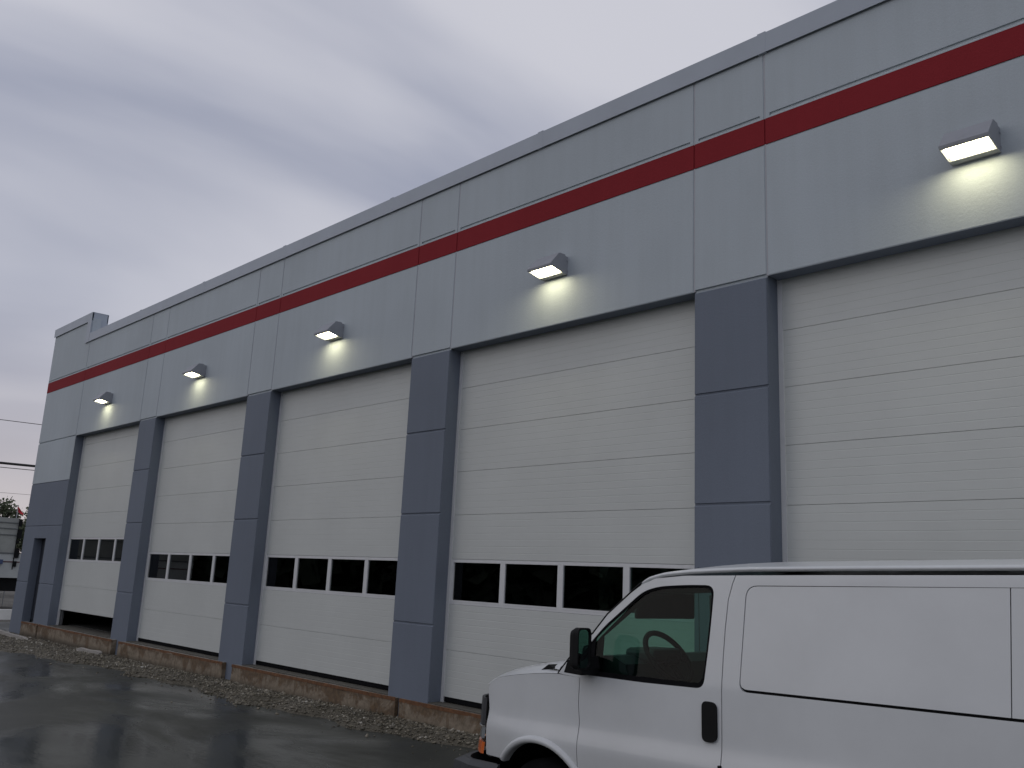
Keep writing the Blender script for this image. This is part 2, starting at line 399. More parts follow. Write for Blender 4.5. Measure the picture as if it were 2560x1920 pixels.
# ------------------------------------------------------------------ the garage building
P_, WP, RD = 4.572, .816, .19
ZH, ZA, ZB, ZC, ZRT, ZRB, ZCB, ZCT = 4.333, 3.279, 2.216, .861, 5.945, 5.675, 6.649, 6.863
XC, XE = -20.20, 10.0
bld = empty('garage_building', (0, 0, -.3))
tag(bld, 'long pale grey service garage with slate piers, red stripe and white overhead doors', 'building')
BZ = Matrix.Translation((0, 0, .3))   # children are written in world coordinates
def under(o, parent):
    o.parent = parent; o.matrix_parent_inverse = parent.matrix_basis.inverted(); return o
def part(mb, name, mats, parent=bld, smooth=False):
    o = mb.build(name, mats, None, smooth); o.parent = parent
    if parent is bld: o.matrix_parent_inverse = Matrix.Translation((0, 0, .3))
    return o
def cells(mb, xb, zb, depth, mat, y_back):
    """stepped relief: cell (i,j) front lies at y=depth(i,j), or slopes from d[0] at its foot to d[1] at its head; None = opening"""
    nxx, nzz = len(xb)-1, len(zb)-1
    D = [[depth(i, j) for j in range(nzz)] for i in range(nxx)]
    B = (y_back, y_back)
    def dd(i, j):
        if 0 <= i < nxx and 0 <= j < nzz:
            d = D[i][j]
            return B if d is None else (d if isinstance(d, tuple) else (d, d))
        return B
    def quad(pts, m):
        mb.add(pts, [(0, 1, 2, 3)], m)
    for i in range(nxx):
        for j in range(nzz):
            a, b = dd(i, j); x0, x1, z0, z1 = xb[i], xb[i+1], zb[j], zb[j+1]; m = mat(i, j)
            if D[i][j] is not None: quad([(x0, a, z0), (x1, a, z0), (x1, b, z1), (x0, b, z1)], m)
            for di, x in ((-1, x0), (1, x1)):
                c, d = dd(i+di, j)
                if a < c-1e-6 or b < d-1e-6:
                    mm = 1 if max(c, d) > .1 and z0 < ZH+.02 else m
                    quad([(x, a, z0), (x, c, z0), (x, d, z1), (x, b, z1)], mm)
            c = dd(i, j-1)[1]
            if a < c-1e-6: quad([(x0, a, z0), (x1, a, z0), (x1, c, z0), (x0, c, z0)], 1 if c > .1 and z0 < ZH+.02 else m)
            c = dd(i, j+1)[0]
            if b < c-1e-6: quad([(x0, b, z1), (x1, b, z1), (x1, c, z1), (x0, c, z1)], m)
G = .007   # half of an open joint
def wall_panel(x0, x1, zbot, ztop, kind, hole=None, left=True, right=True):
    x0 += G if left else 0; x1 -= G if right else 0
    c = .007; m_ = .045
    xb = [x0, x0+c, x0+m_, x1-m_, x1-c, x1]
    if hole: xb = sorted(xb+[hole[0], hole[1]])
    rev = []                       # (z0, z1, depth)
    rev.append((ZRT+.022, ZRT+.050, .014)); rev.append((ZRB-.016, ZRB, .010))
    if kind != 'spandrel':
        rev.append((ZH-.012, ZH+.022, .020))
        for z in (ZA, ZB, ZC): rev.append((z-.011, z+.011, .014))
    zb = {zbot, zbot+c, ztop, ztop-c}
    for a, b, d in rev: zb |= {a, b, a-.010}
    zb |= {ZRT}
    if hole: zb |= {hole[2]}
    zb = sorted(zb)
    zlight = {'spandrel': -9, 'pier': ZH, 'corner': ZA}[kind]
    def depth(i, j):
        zc = (zb[j]+zb[j+1])/2; xc = (xb[i]+xb[i+1])/2
        if hole and hole[0] < xc < hole[1] and zc < hole[2]: return None
        if ZRB < zc < ZRT: return .012
        for a, b, d in rev:
            if a-.010 < zc < a and a != ZRB-.016 and (x0+m_ < xc < x1-m_ or a < ZRT): return (0.0, .009)
            inner = x0+m_ < xc < x1-m_ if a > ZRT else True
            if a < zc < b and inner: return d
        if xc < x0+c or xc > x1-c: return .005
        if kind == 'spandrel' and zc < zbot+c: return .005
        return 0.0
    def mat(i, j):
        zc = (zb[j]+zb[j+1])/2
        return 0 if zc > zlight else 1
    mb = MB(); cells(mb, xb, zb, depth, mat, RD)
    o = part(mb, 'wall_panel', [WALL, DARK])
    sb = MB(); sb.box(x0+.0, x1-.0, 0.0, .0125, ZRB+.0005, ZRT-.0005)
    s = sb.build('red_stripe', RED); s.parent = o
    return o
def joint(x, z0, z1):
    mb = MB()
    mb.box(x-G-.004, x+G+.004, .006, .03, z0, ZRB, 0); mb.box(x-G-.004, x+G+.004, .009, .03, ZRB, ZRT, 1); mb.box(x-G-.004, x+G+.004, .006, .03, ZRT, z1, 0)
    part(mb, 'joint_sealant', [SEAL, RED])
TOPW = ZCB+.05
piers = [-3, -2, -1, 0, 1]      # pier index: left edge at P_*k
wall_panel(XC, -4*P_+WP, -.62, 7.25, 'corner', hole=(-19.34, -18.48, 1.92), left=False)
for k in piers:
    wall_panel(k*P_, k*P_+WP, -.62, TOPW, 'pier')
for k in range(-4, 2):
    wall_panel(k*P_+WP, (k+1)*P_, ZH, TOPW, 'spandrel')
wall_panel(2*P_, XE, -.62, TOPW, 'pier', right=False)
for k in range(-4, 3):
    for x in ([k*P_+WP] if k == -4 else ([k*P_] if k == 2 else [k*P_, k*P_+WP])):
        joint(x, ZH+.004, TOPW)

# man door in the corner panel
mb = MB(); mb.box(-19.40, -18.42, RD+.002, RD+.05, -.03, 1.98); mdoor = part(mb, 'side_door', BLACKDOOR)
mb = MB(); mb.box(-18.62, -18.58, RD-.05, RD+.0, .93, .96); mb.box(-18.66, -18.57, RD-.055, RD-.04, .93, .955); o = mb.build('door_handle', CHROME); o.parent = mdoor
# hidden shell: floor slab, side/back walls, roof
mb = MB(); mb.box(-17.4, XE-.3, .005, 16, -.30, -.034); part(mb, 'floor_slab', CONC)
mb = MB(); mb.box(XC+.002, XC+.2, RD+.002, 16, -.6, 6.5); mb.box(XE-.2, XE-.002, RD+.002, 16, -.6, 6.5); mb.box(XC, XE, 16, 16.2, -.6, 6.5); part(mb, 'outer_wall', WALL)
mb = MB(); mb.box(XC+.21, XE-.21, .40, 15.99, 6.2, 6.35); part(mb, 'roof', ROOFM)
mb = MB()
mb.box(XC+.21, -4*P_+WP, RD+.06, RD+.1, -.6, 6.2)
for k in range(-3, 3): mb.box(k*P_-.0+.12, k*P_+WP-.12, RD+.002, RD+.3, -.03, 6.2)
mb.box(XC+.21, XE-.21, 15.9, 15.98, -.03, 6.2); mb.box(XC+.21, XC+.25, .3, 15.9, -.03, 6.2); mb.box(XE-.25, XE-.21, .3, 15.9, -.03, 6.2)
mb.box(XC+.21, XE-.21, RD+.02, RD+.2, 4.4, 6.2)
part(mb, 'inner_wall', INTER)
mb = MB(); mb.box(XC+.26, XE-.26, .45, 15.85, -.025, -.015); part(mb, 'inner_floor', INTFL)

# sheet-metal coping in lengths
def coping(x0, x1, zb_=ZCB, zt=ZCT, y1=.33):
    mb = MB(); t = .006
    prof = [(-.030, zb_), (-.030, zt), (y1+.03, zt+.01), (y1+.03, zb_), (y1+.024, zb_), (y1+.024, zt-t), (-.024, zt-t), (-.024, zb_)]
    mb.prism(prof, 'x', x0+.0015, x1-.0015)
    part(mb, 'coping', COPE)
def seam(x, zb_=ZCB, zt=ZCT, y1=.33):
    mb = MB(); mb.box(x-.045, x+.045, -.0312, y1+.0315, zb_-.001, zt+.0112); part(mb, 'coping_splice', COPE)
xx = -17.49; first = True
while xx < XE:
    nx_ = min(xx+3.05, XE+.03)
    coping(xx, nx_)
    if nx_ < XE: seam(nx_)
    xx = nx_
coping(XC-.03, -17.50, 7.19, 7.405)
mb = MB(); mb.box(-17.75, -17.50, -.0315, .33+.0315, ZCB-.003, 7.405-.216+.001, c=.0); part(mb, 'coping_step', COPE)
mb = MB(); mb.box(XC+.05, -17.505, .012, .335, 6.9, 7.398); part(mb, 'parapet_core', COPE)
mb = MB(); mb.box(XC+.05, -17.76, .20, .32, 6.3, 6.89); mb.box(-17.7, XE-.05, .20, .32, 6.2, 6.8); part(mb, 'parapet_back', WALL)

# overhead doors
DW = P_-WP-.018; SEC = .5435
def door_protos():
    pr = {}
    # ribbed insulated section
    def section(h):
        prof = [(0.0, .0), (.010, .0), (.0, .006)]
        prof = [(.007, .0008), (.002, .0016), (.0, .004)]
        nr = 7; pitch = h/nr
        for i in range(1, nr):
            z = i*pitch; prof += [(.0, z-.005), (.0013, z-.002), (.0013, z+.001), (.0, z+.003)]
        prof += [(.0, h-.004), (.002, h-.0016), (.007, h-.0008), (.045, h-.001), (.045, .001)]
        mb = MB(); mb.prism(prof, 'x', 0.028, DW-.028); return mb
    o = section(SEC).build('door_section', DOORW); pr['section'] = o
    # glazed section: rails and stiles around four openings
    mb = MB(); h = SEC; g0, g1 = 1.132-1.087, 1.597-1.087
    mb.box(.028, DW-.028, 0, .045, .0015, g0); mb.box(.028, DW-.028, 0, .045, g1, h-.0015)
    xw = [(.075+i*.918, .075+i*.918+.835) for i in range(4)]
    ed = [.028]+[v for w in xw for v in w]+[DW-.028]
    for a, b in zip(ed[0::2], ed[1::2]): mb.box(a, b, .0005, .0445, g0, g1)
    for a, b in xw:                                                # raised bead round each light
        mb.box(a, b, -.002, .012, g0-.012, g0+.006); mb.box(a, b, -.002, .012, g1-.006, g1+.012)
    pr['frame'] = mb.build('window_section', FRAMEW)
    mb = MB(); mb.box(0, .835, .018, .022, 0, g1-g0); pr['pane'] = mb.build('window_pane', PANE)
    mb = MB(); mb.box(.02, DW-.02, .006, .04, 0, .055); pr['seal'] = mb.build('bottom_seal', RUBBER)
    pr['xw'] = xw; pr['g0'] = g0
    for k in ('section', 'frame', 'pane', 'seal'): pass
    return pr
PR = door_protos(); used = set()
def inst(key, parent, loc):
    o = PR[key]
    if key in used: o = o.copy(); COL.objects.link(o)
    used.add(key); o.parent = parent; o.location = loc; return o
def overhead_door(k, raised=0.0):
    x0 = k*P_+WP+.009
    mb = MB()   # jambs and track behind the opening
    mb.box(0, DW, .046, .06, ZH-.02, ZH+.12)
    d = mb.build('overhead_door', [FRAMEW, STEEL]); d.parent = bld; d.location = (x0, RD+.012, .3)
    for a, b in ((0, .030), (DW-.030, DW)):
        m2 = MB(); m2.box(a-(.024 if a == 0 else 0), b+(.024 if a else 0), -.010, .03, -.034, ZH+.1); m2.build('door_jamb', FRAMEW, d)
    for a in (.05, DW-.09):
        m2 = MB(); m2.box(a, a+.04, .05, .09, -.02, ZH+.04); m2.build('door_track', STEEL, d)
    if raised: d['label'] = 'door raised a foot off its sill'
    for i in range(8):
        z = .0+i*SEC+raised
        if i == 2:
            inst('frame', d, (0, 0, z))
            for a, b in PR['xw']: inst('pane', d, (a, 0, z+PR['g0']))
        elif z < ZH: inst('section', d, (0, 0, z))
    inst('seal', d, (0, 0, raised-.055 if raised < .1 else raised+.003))
for k in range(-4, 2): overhead_door(k, .315 if k == -4 else 0.055*0+.03)

# dim things inside the raised bay and behind the glass
mb = MB()
mb.box(0, 1.4, 0, .6, 0, .08, 0); mb.box(0, 1.4, 0, .6, .86, .92, 0)
for a in (.02, 1.32):
    for b in (.02, .52): mb.box(a, a+.06, b, b+.06, .08, .86, 0)
wb = mb.build('workbench', flat('bench steel', (.10, .13, .11), .6)); wb.location = (-16.6, 4.2, -.015)
tag(wb, 'dim steel workbench inside the bay of the half-raised door', 'workbench')

def shelf(x, y, lab, tall):
    t = empty('storage_shelf', (x, y, -.015)); tag(t, lab, 'shelf', 'storage shelves inside the workshop')
    sm = flat('shelf board', (.34, .30, .22), .8, var=.2)
    for i in range(4):
        mb = MB(); mb.box(0, 1.6, 0, .5, .1+i*tall/3.2, .14+i*tall/3.2); mb.build('board', sm, t)
    for a in (0, 1.55):
        for b in (0, .45):
            mb = MB(); mb.box(a, a+.05, b, b+.05, 0, tall+.1); mb.build('post', STEEL, t)
    bt = flat('carton brown', (.42, .33, .22), .85, var=.15)
    for i in range(5):
        mb = MB(); a = .08+.3*i; hh = .22+.12*((i*7) % 3); zz_ = .14+(i % 3+1)*tall/3.2
        mb.box(a, a+.26, .08, .42, zz_, zz_+hh); mb.build('carton', bt, t)
shelf(-20.0+2.4, 1.7, 'tall shelf of cartons dimly seen through the glass of the half-raised door', 2.0)
shelf(-13.6, 2.4, 'shelf of cartons behind the glass of the second door from the corner', 1.9)
shelf(-4.4, 2.6, 'shelf of cartons behind the glass of the door beside the van nose', 1.8)

# ------------------------------------------------------------------ wall lamps
def lamp_proto():
    w = .37; r = empty('wall_lamp')
    prof = [(0, -.008), (-.05, -.012), (-.285, .030), (-.290, .052), (-.150, .218), (-.050, .224), (-.040, .205), (0, .205)]
    mb = MB()
    # shell as sides + top; open underneath for the lens
    top = prof[3:]
    n = len(prof)
    for s in (-w/2, w/2-.006): mb.prism(prof, 'x', s, s+.006)
    V = []; F = []
    for p in prof[2:]: V += [(-w/2+.006, p[0], p[1]), (w/2-.006, p[0], p[1])]
    for i in range(len(prof[2:])-1): F.append((2*i, 2*i+1, 2*i+3, 2*i+2))
    mb.add(V, F)
    mb.prism([(0, -.008), (-.05, -.012), (-.084, -.006), (-.084, .012), (-.0, .014)], 'x', -w/2+.006, w/2-.006)
    mb.prism([(-.285, .030), (-.262, .026), (-.258, .040), (-.285, .045)], 'x', -w/2+.006, w/2-.006)
    mb.box(-w/2-.004, w/2+.004, -.030, -.0, .150, .165); mb.box(-w/2-.004, w/2+.004, -.03, 0, .03, .045)
    h = mb.build('housing', LAMPM, r)
    mb = MB(); y0, z0, y1, z1 = -.082, .012, -.258, .042
    mb.add([(-w/2+.022, y0, z0), (w/2-.022, y0, z0), (w/2-.022, y1, z1), (-w/2+.022, y1, z1)], [(0, 1, 2, 3)])
    o = mb.build('lens', LENS, r, fix=False)
    me = o.data
    if me.polygons[0].normal.z > 0: me.flip_normals()
    mb = MB(); mb.box(-w/2+.02, w/2-.02, -.004, 0, -.0, .19); mb.build('back_plate', LAMPM, r)
    return r
lp = lamp_proto()
def copy_tree(o, parent=None):
    c = o.copy(); COL.objects.link(c); c.parent = parent
    for ch in o.children: copy_tree(ch, c)
    return c
names = {1: 'lit grey wall lamp above the half-raised door, farthest left', 2: 'lit grey wall lamp above the second door from the left corner',
         3: 'lit grey wall lamp above the middle door, third from the left', 4: 'lit grey wall lamp over the door behind the van windscreen',
         5: 'largest lit grey wall lamp, nearest the camera, upper right of the van'}
for i in range(1, 6):
    o = lp if i == 1 else copy_tree(lp)
    o.location = ((i-5)*P_+WP+1.878+(-.04 if i < 5 else 0), -.0, 4.912)
    tag(o, names[i], 'lamp', 'grey wall lamps lit over the garage doors')

# ------------------------------------------------------------------ rust-stained blocks at the sills
BL = [(-18.90, -.13, -17.87, -.085, 'short rust-stained concrete curb block under the narrow side door'),
      (-17.83, -.085, -13.36, -.10, 'brown-stained concrete curb block below the half-raised door'),
      (-12.97, -.12, -8.84, -.07, 'rust-stained concrete curb block below the second door from the corner'),
      (-8.50, -.085, -4.33, -.055, 'rusty orange concrete curb block below the middle door'),
      (-4.25, -.055, -.34, -.06, 'rust-edged concrete curb block running behind the van nose'),
      (.30, -.06, 4.25, -.06, 'concrete curb block hidden behind the side of the van')]
for (xa, ya, xb_, yb, lab) in BL:
    zt = -.045; L_ = xb_-xa; ns = max(4, int(L_/.14)); V = []; F = []
    zb0 = float(gz((xa+xb_)/2, -.2))-.06
    prof = [(0, zb0), (0, zt-.03), (.012, zt-.006), (.03, zt), (.999, zt), (.999, zb0)]
    for i in range(ns+1):
        t = i/ns; x = xa+L_*t; yf = ya+(yb-ya)*t
        for a, z in prof:
            y = yf+(a if a < .5 else (-.004-yf))
            j = .005*rng.normal() if a < .02 and z > zb0 else 0
            V.append((x-xa, y+j, z+(0 if z != zt else .002*rng.normal())))
    m = len(prof)
    for i in range(ns):
        for j in range(m): F.append((i*m+j, (i+1)*m+j, (i+1)*m+(j+1) % m, i*m+(j+1) % m))
    F += [tuple(range(m)), tuple(range(ns*m+m-1, ns*m-1, -1))]
    r = empty('curb_block', (xa, 0, 0)); tag(r, lab, 'curb block', 'rust-stained curb blocks along the sills')
    o = mesh('block', V, F, RUSTY, r)
    bm = bmesh.new(); bm.from_mesh(o.data); bmesh.ops.recalc_face_normals(bm, faces=bm.faces); bm.to_mesh(o.data); bm.free()
    mb = MB(); a = math.atan2(yb-ya, L_)
    V2 = []
    for i in range(ns+1):
        t = i/ns; x = L_*t; yf = ya+(yb-ya)*t; w1 = .009+.009*rng.random()
        V2 += [(x, yf-.003, zt-.030-.5*w1), (x, yf-.003, zt+.0015), (x, yf+w1, zt+.0045)]
    F2 = []
    for i in range(ns): F2 += [(3*i, 3*i+3, 3*i+4, 3*i+1), (3*i+1, 3*i+4, 3*i+5, 3*i+2)]
    mesh('steel_edge', V2, F2, RUSTST, r)

# pale strips at the wall foot
for (a, b, lab) in (((-20.35, -.30), (-17.0, -.52), 'long pale concrete strip on the ground by the building corner'), ((-14.35, -.36), (-13.3, -.30), 'short pale concrete strip at the foot of the leftmost pier')):
    mb = MB(); dx, dy = b[0]-a[0], b[1]-a[1]; Ls = math.hypot(dx, dy); n = 12; V = []; F = []
    for i in range(n+1):
        t = i/n; x = dx*t; y = dy*t; z = float(gz(a[0]+x, a[1]+y))+.085+.006*math.sin(9*t)-(.02 if i in (0, n) else 0)
        V += [(x, y-.035, z-.09), (x, y-.03, z-.01), (x, y+.03, z), (x, y+.035, z-.09)]
    for i in range(n):
        for j in range(3): F.append((4*i+j, 4*i+4+j, 4*i+5+j, 4*i+1+j))
    F += [(0, 1, 2, 3), (4*n+3, 4*n+2, 4*n+1, 4*n)]
    o = mesh('concrete_strip', V, F, flat('pale concrete', (.34, .32, .29), .8, var=.15)); o.location = (a[0], a[1], 0)
    tag(o, lab, 'strip')

# ------------------------------------------------------------------ the van (local: x rearwards from the nose, y inwards from the side facing the camera, z up)
van = empty('cargo_van')
dv = Vector((1.0, -.0083, .0270)).normalized(); nv = Vector((.0083, 1, 0)).normalized(); uv = dv.cross(nv).normalized()
P0 = Vector((4.953, -2.813, 1.433)); org = P0-dv*5.25-uv*1.735
MV = Matrix.Identity(4)
for i in range(3): MV[i][0], MV[i][1], MV[i][2], MV[i][3] = dv[i], nv[i], uv[i], org[i]
van.matrix_world = MV
tag(van, 'white cargo van with blank side panels and black mirror, parked along the doors', 'van')
W2 = 2.0
def prof(Zv): return np.interp(Zv, [.3, .55, .75, .85, .88, .965, 1.02, 1.28, 1.9, 1.96, 2.1], [.055, .025, .006, .0, .003, .026, .032, .045, .12, .14, .3])
_zs = np.linspace(.3, 2.1, 181); _ps = prof(_zs); _k = np.array([1, 4, 6, 4, 1])/16
for _ in range(2): _ps = np.convolve(np.pad(_ps, 2, mode='edge'), _k, 'valid')
def side(x, z):
    o = np.interp(z, _zs, _ps)
    o = o + np.where(x < 1.0, .10*((1.0-np.minimum(x, 1.0))/.6)**2, 0) + np.where(x > 5.0, .25*((np.maximum(x, 5.0)-5.0)/.7)**3, 0)
    return o
def rounded(poly, r, n=5):
    out = []; N = len(poly)
    rr = r if isinstance(r, (list, tuple)) else [r]*N
    for i, p in enumerate(poly):
        a, b = Vector(poly[i-1]), Vector(poly[(i+1) % N]); p = Vector(p); q = rr[i]
        if q <= 0: out.append(tuple(p)); continue
        da, db = (a-p), (b-p); q = min(q, da.length*.49, db.length*.49)
        s, t = p+da.normalized()*q, p+db.normalized()*q
        for k in range(n+1):
            u = k/n; out.append(tuple(s*(1-u)**2+p*2*u*(1-u)+t*u*u))
    return out
def skin(name, outline, mat, parent=van, holes=(), off=0.0, lip=.02, near=True, step=.07, fn=None, smooth=True):
    """curved body panel: 2-D outline (x,z) filled, diced and wrapped on the body side; edges turned in by lip"""
    fn = fn or side
    bm = bmesh.new(); loops = [outline]+list(holes); edges = []
    for lp_ in loops:
        vs_ = [bm.verts.new((p[0], 0, p[1])) for p in lp_]
        edges += [bm.edges.new((vs_[i], vs_[(i+1) % len(vs_)])) for i in range(len(vs_))]
    bmesh.ops.triangle_fill(bm, edges=edges, use_beauty=True)
    xs_ = [p[0] for p in outline]; zs_ = [p[1] for p in outline]
    for a, lo, hi in ((0, min(xs_), max(xs_)), (2, min(zs_), max(zs_))):
        st = step if a == 0 else step*.45
        v = math.ceil(lo/st)*st
        while v < hi:
            co = [0, 0, 0]; no = [0, 0, 0]; co[a] = v+1e-4; no[a] = 1
            bmesh.ops.bisect_plane(bm, geom=bm.verts[:]+bm.edges[:]+bm.faces[:], plane_co=co, plane_no=no); v += st
    bm.verts.index_update(); bm.verts.ensure_lookup_table()
    def Yp(x, z): return float(fn(x, z))+off
    V = []; Nn = []; F = []
    for v in bm.verts:
        x, z = v.co.x, v.co.z; e_ = .004
        dx = (Yp(x+e_, z)-Yp(x-e_, z))/(2*e_); dz = (Yp(x, z+e_)-Yp(x, z-e_))/(2*e_)
        n = Vector((dx, -1, dz)).normalized(); V.append([x, Yp(x, z), z]); Nn.append(list(n))
    for f in bm.faces:
        ids = [v.index for v in f.verts]
        if f.normal.y > 0: ids.reverse()
        F.append(ids)
    for ed in bm.edges:
        if len(ed.link_faces) == 1 and lip > 0:
            a, b = ed.verts; f = ed.link_faces[0]; c = f.calc_center_median()
            t = Vector((b.co.x-a.co.x, 0, b.co.z-a.co.z)).normalized(); o_ = Vector((t.z, 0, -t.x))
            if o_.dot(Vector((a.co.x-c.x, 0, a.co.z-c.z))) < 0: o_ = -o_
            bse = len(V)
            for q in (a, b):
                V.append([q.co.x, Yp(q.co.x, q.co.z), q.co.z]); V.append([q.co.x-o_.x*.002, Yp(q.co.x, q.co.z)+lip, q.co.z-o_.z*.002]); Nn += [list(o_)]*2
            ff = [bse, bse+1, bse+3, bse+2]
            pn = (Vector(V[ff[1]])-Vector(V[ff[0]])).cross(Vector(V[ff[2]])-Vector(V[ff[1]]))
            if pn.dot(o_) < 0: ff.reverse()
            F.append(ff)
    bm.free()
    if not near:
        V = [[x, W2-y, z] for x, y, z in V]; Nn = [[a, -b, c] for a, b, c in Nn]; F = [f[::-1] for f in F]
    return mesh(name, V, F, mat, parent, smooth=smooth, normals=[tuple(n) for n in Nn])
def arc(cx, cz, r, a0, a1, n=24): return [(cx+r*math.cos(math.radians(a0+(a1-a0)*i/n)), cz+r*math.sin(math.radians(a0+(a1-a0)*i/n))) for i in range(n+1)]
AX, AZ, AR = .972, .369, .487
RX = AX+3.43
pil = [(1.119, 1.277), (1.224, 1.397), (1.386, 1.538), (1.493, 1.657), (1.644, 1.775), (1.751, 1.843), (1.849, 1.878), (2.06, 1.895), (2.405, 1.897)]
def a_at(z): return math.degrees(math.asin((z-AZ)/AR))
for near in (True, False):
    sfx = near
    fend = [(.372, .682), (.377, .85), (.374, .985), (.345, 1.07), (.335, 1.12), (.352, 1.153), (.47, 1.195), (.66, 1.228), (.84, 1.252), (1.0, 1.268), (1.11, 1.272), (1.300, 1.262),
            (1.297, 1.107), (1.313, 1.0), (1.314, .916), (1.320, .745)]
    fend += arc(AX, AZ, AR, a_at(.735), 180-a_at(.692), 26)
    skin('front_fender', fend, VWHITE, near=near)
    win = rounded([(1.180, 1.287), (1.476, 1.586), (1.760, 1.802), (1.875, 1.832), (2.075, 1.843), (2.272, 1.842), (2.254, 1.545), (2.225, 1.275), (1.80, 1.274)], [0, .05, .12, .08, .1, .06, .2, .05, 0])
    dr = pil+[(2.387, 1.851), (2.363, 1.762), (2.350, 1.6), (2.344, 1.45), (2.341, 1.32), (2.343, 1.023), (2.347, .888), (2.348, .42), (1.46, .42)]
    dr += arc(AX, AZ, AR, 6, a_at(.735)-2, 10)
    dr += [(1.326, .745), (1.320, .916), (1.319, 1.0), (1.303, 1.107), (1.306, 1.262), (1.16, 1.272)]
    door = skin('front_door', dr, VWHITE, near=near, holes=[win])
    # black surround, quarter sail and glass
    gl = rounded([(1.405, 1.310), (1.405, 1.505), (1.486, 1.577), (1.770, 1.790), (1.88, 1.818), (2.075, 1.829), (2.255, 1.828), (2.240, 1.545), (2.212, 1.300)], [.02, .02, .05, .12, .08, .1, .06, .2, .05])
    skin('window_seal', [(x, z) for x, z in win], RUBBER, parent=door, near=near, holes=[gl], off=.006, lip=.012)
    skin('window_glass', gl, VGLASS, parent=door, near=near, off=.014, lip=.0)
    hd = rounded([(2.226, 1.000), (2.222, 1.215), (2.318, 1.210), (2.322, 1.005)], .038)
    h = skin('door_handle', hd, BLACKPL, parent=door, near=near, off=-.014, lip=.02)
    # body side behind the door with one long opening, two blank panels set in it
    sp_ = [(2.412, 1.897), (3.0, 1.899), (4.2, 1.899), (5.25, 1.895), (5.60, 1.86), (5.66, 1.3), (5.68, .45), (RX+.62, .42)]
    sp_ += arc(RX, AZ, AR, 6, 174, 30)
    sp_ += [(2.354, .42), (2.353, .888), (2.349, 1.023), (2.347, 1.32), (2.350, 1.45), (2.356, 1.6), (2.369, 1.762), (2.393, 1.851)]
    hole = rounded([(2.452, 1.279), (2.478, 1.842), (5.16, 1.846), (5.24, 1.272)], [.05, .07, .08, .06])
    skin('side_panel', sp_, VWHITE, near=near, holes=[hole], lip=.025, step=.09)
    p1 = rounded([(2.457, 1.293), (2.483, 1.838), (3.833, 1.842), (3.806, 1.289)], [.045, .065, 0, 0])
    p2 = rounded([(3.811, 1.289), (3.838, 1.842), (5.155, 1.842), (5.235, 1.287)], [0, 0, .07, .05])
    for q in (p1, p2): skin('blank_panel', q, VWHITE, near=near, off=.002, lip=.02, step=.09)
    # dark liner behind all gaps
    ln = [(1.30, .5), (1.30, 1.262), (1.17, 1.277), (1.44, 1.53), (1.74, 1.79), (1.86, 1.85), (2.3, 1.875), (5.5, 1.88), (5.6, .5), (RX+.5, .45), (RX+.5, .9), (RX-.5, .9), (RX-.5, .45)]
    skin('body_liner', ln, BLACKPL, near=near, holes=[[(1.45, 1.30), (1.45, 1.52), (1.80, 1.78), (2.24, 1.80), (2.20, 1.30)]], off=.030, lip=.01, step=.3)
    skin('fender_liner', [(.40, .70), (.40, 1.10), (.5, 1.17), (1.30, 1.24), (1.30, .87), (.6, .87)], BLACKPL, near=near, off=.032, lip=.01, step=.2)
    # flared arch lips
    for cxx in (AX, RX):
        V = []; F = []; pr_ = [(AR+.026, .002), (AR+.018, -.014), (AR+.004, -.022), (AR-.014, -.018), (AR-.022, .0), (AR-.020, .05)]
        A = list(np.linspace(a_at(.692) if cxx == AX else 8, 0, 1))
        a0, a1 = (2, 180-a_at(.690)) if cxx == AX else (2, 178)
        nn = 44
        for i in range(nn+1):
            a = math.radians(a0+(a1-a0)*i/nn)
            for r_, o_ in pr_:
                x, z = cxx+r_*math.cos(a), AZ+r_*math.sin(a)
                y = float(side(np.float64(x), np.float64(z)))+o_
                V.append((x, y if near else W2-y, z))
        for i in range(nn):
            for j in range(len(pr_)-1):
                f = (i*6+j, i*6+j+1, i*6+j+7, i*6+j+6); F.append(f if near else f[::-1])
        mesh('wheel_arch_lip', V, F, VWHITE, van, smooth=True)
        # wheel well
        V = []; F = []
        for i in range(21):
            a = math.radians(-10+200*i/20)
            for y in (.03, .62): V.append((cxx+(AR-.0)*math.cos(a), y if near else W2-y, AZ+(AR-.0)*math.sin(a)))
        F = [(2*i, 2*i+1, 2*i+3, 2*i+2) for i in range(20)]+[tuple(range(1, 42, 2))]
        mesh('wheel_well', V, F, BLACKPL, van)
        # wheel
        wy = .06+.12 if near else W2-.18
        w = empty('wheel', (cxx, wy, AZ), van)
        TP = [(.20, -.10), (.25, -.115), (.32, -.118), (.352, -.105), (.366, -.08), (.368, 0), (.366, .08), (.352, .105), (.32, .118), (.25, .115), (.20, .10)]
        RP = [(.0, -.06), (.05, -.065), (.06, -.05), (.12, -.045), (.15, -.075), (.185, -.085), (.20, -.105), (.205, -.10), (.2, .1)]
        for nm, pp, mt in (('tyre', TP, RUBBER), ('rim', RP, STEEL)):
            V = []; F = []; S = 40; m = len(pp)
            for i in range(S):
                a = 2*math.pi*i/S
                for r_, y_ in pp: V.append((r_*math.cos(a), y_ if near else -y_, r_*math.sin(a)))
            for i in range(S):
                for j in range(m-1): F.append((i*m+j, ((i+1) % S)*m+j, ((i+1) % S)*m+j+1, i*m+j+1))
            o = mesh(nm, V, F, mt, w, smooth=True)
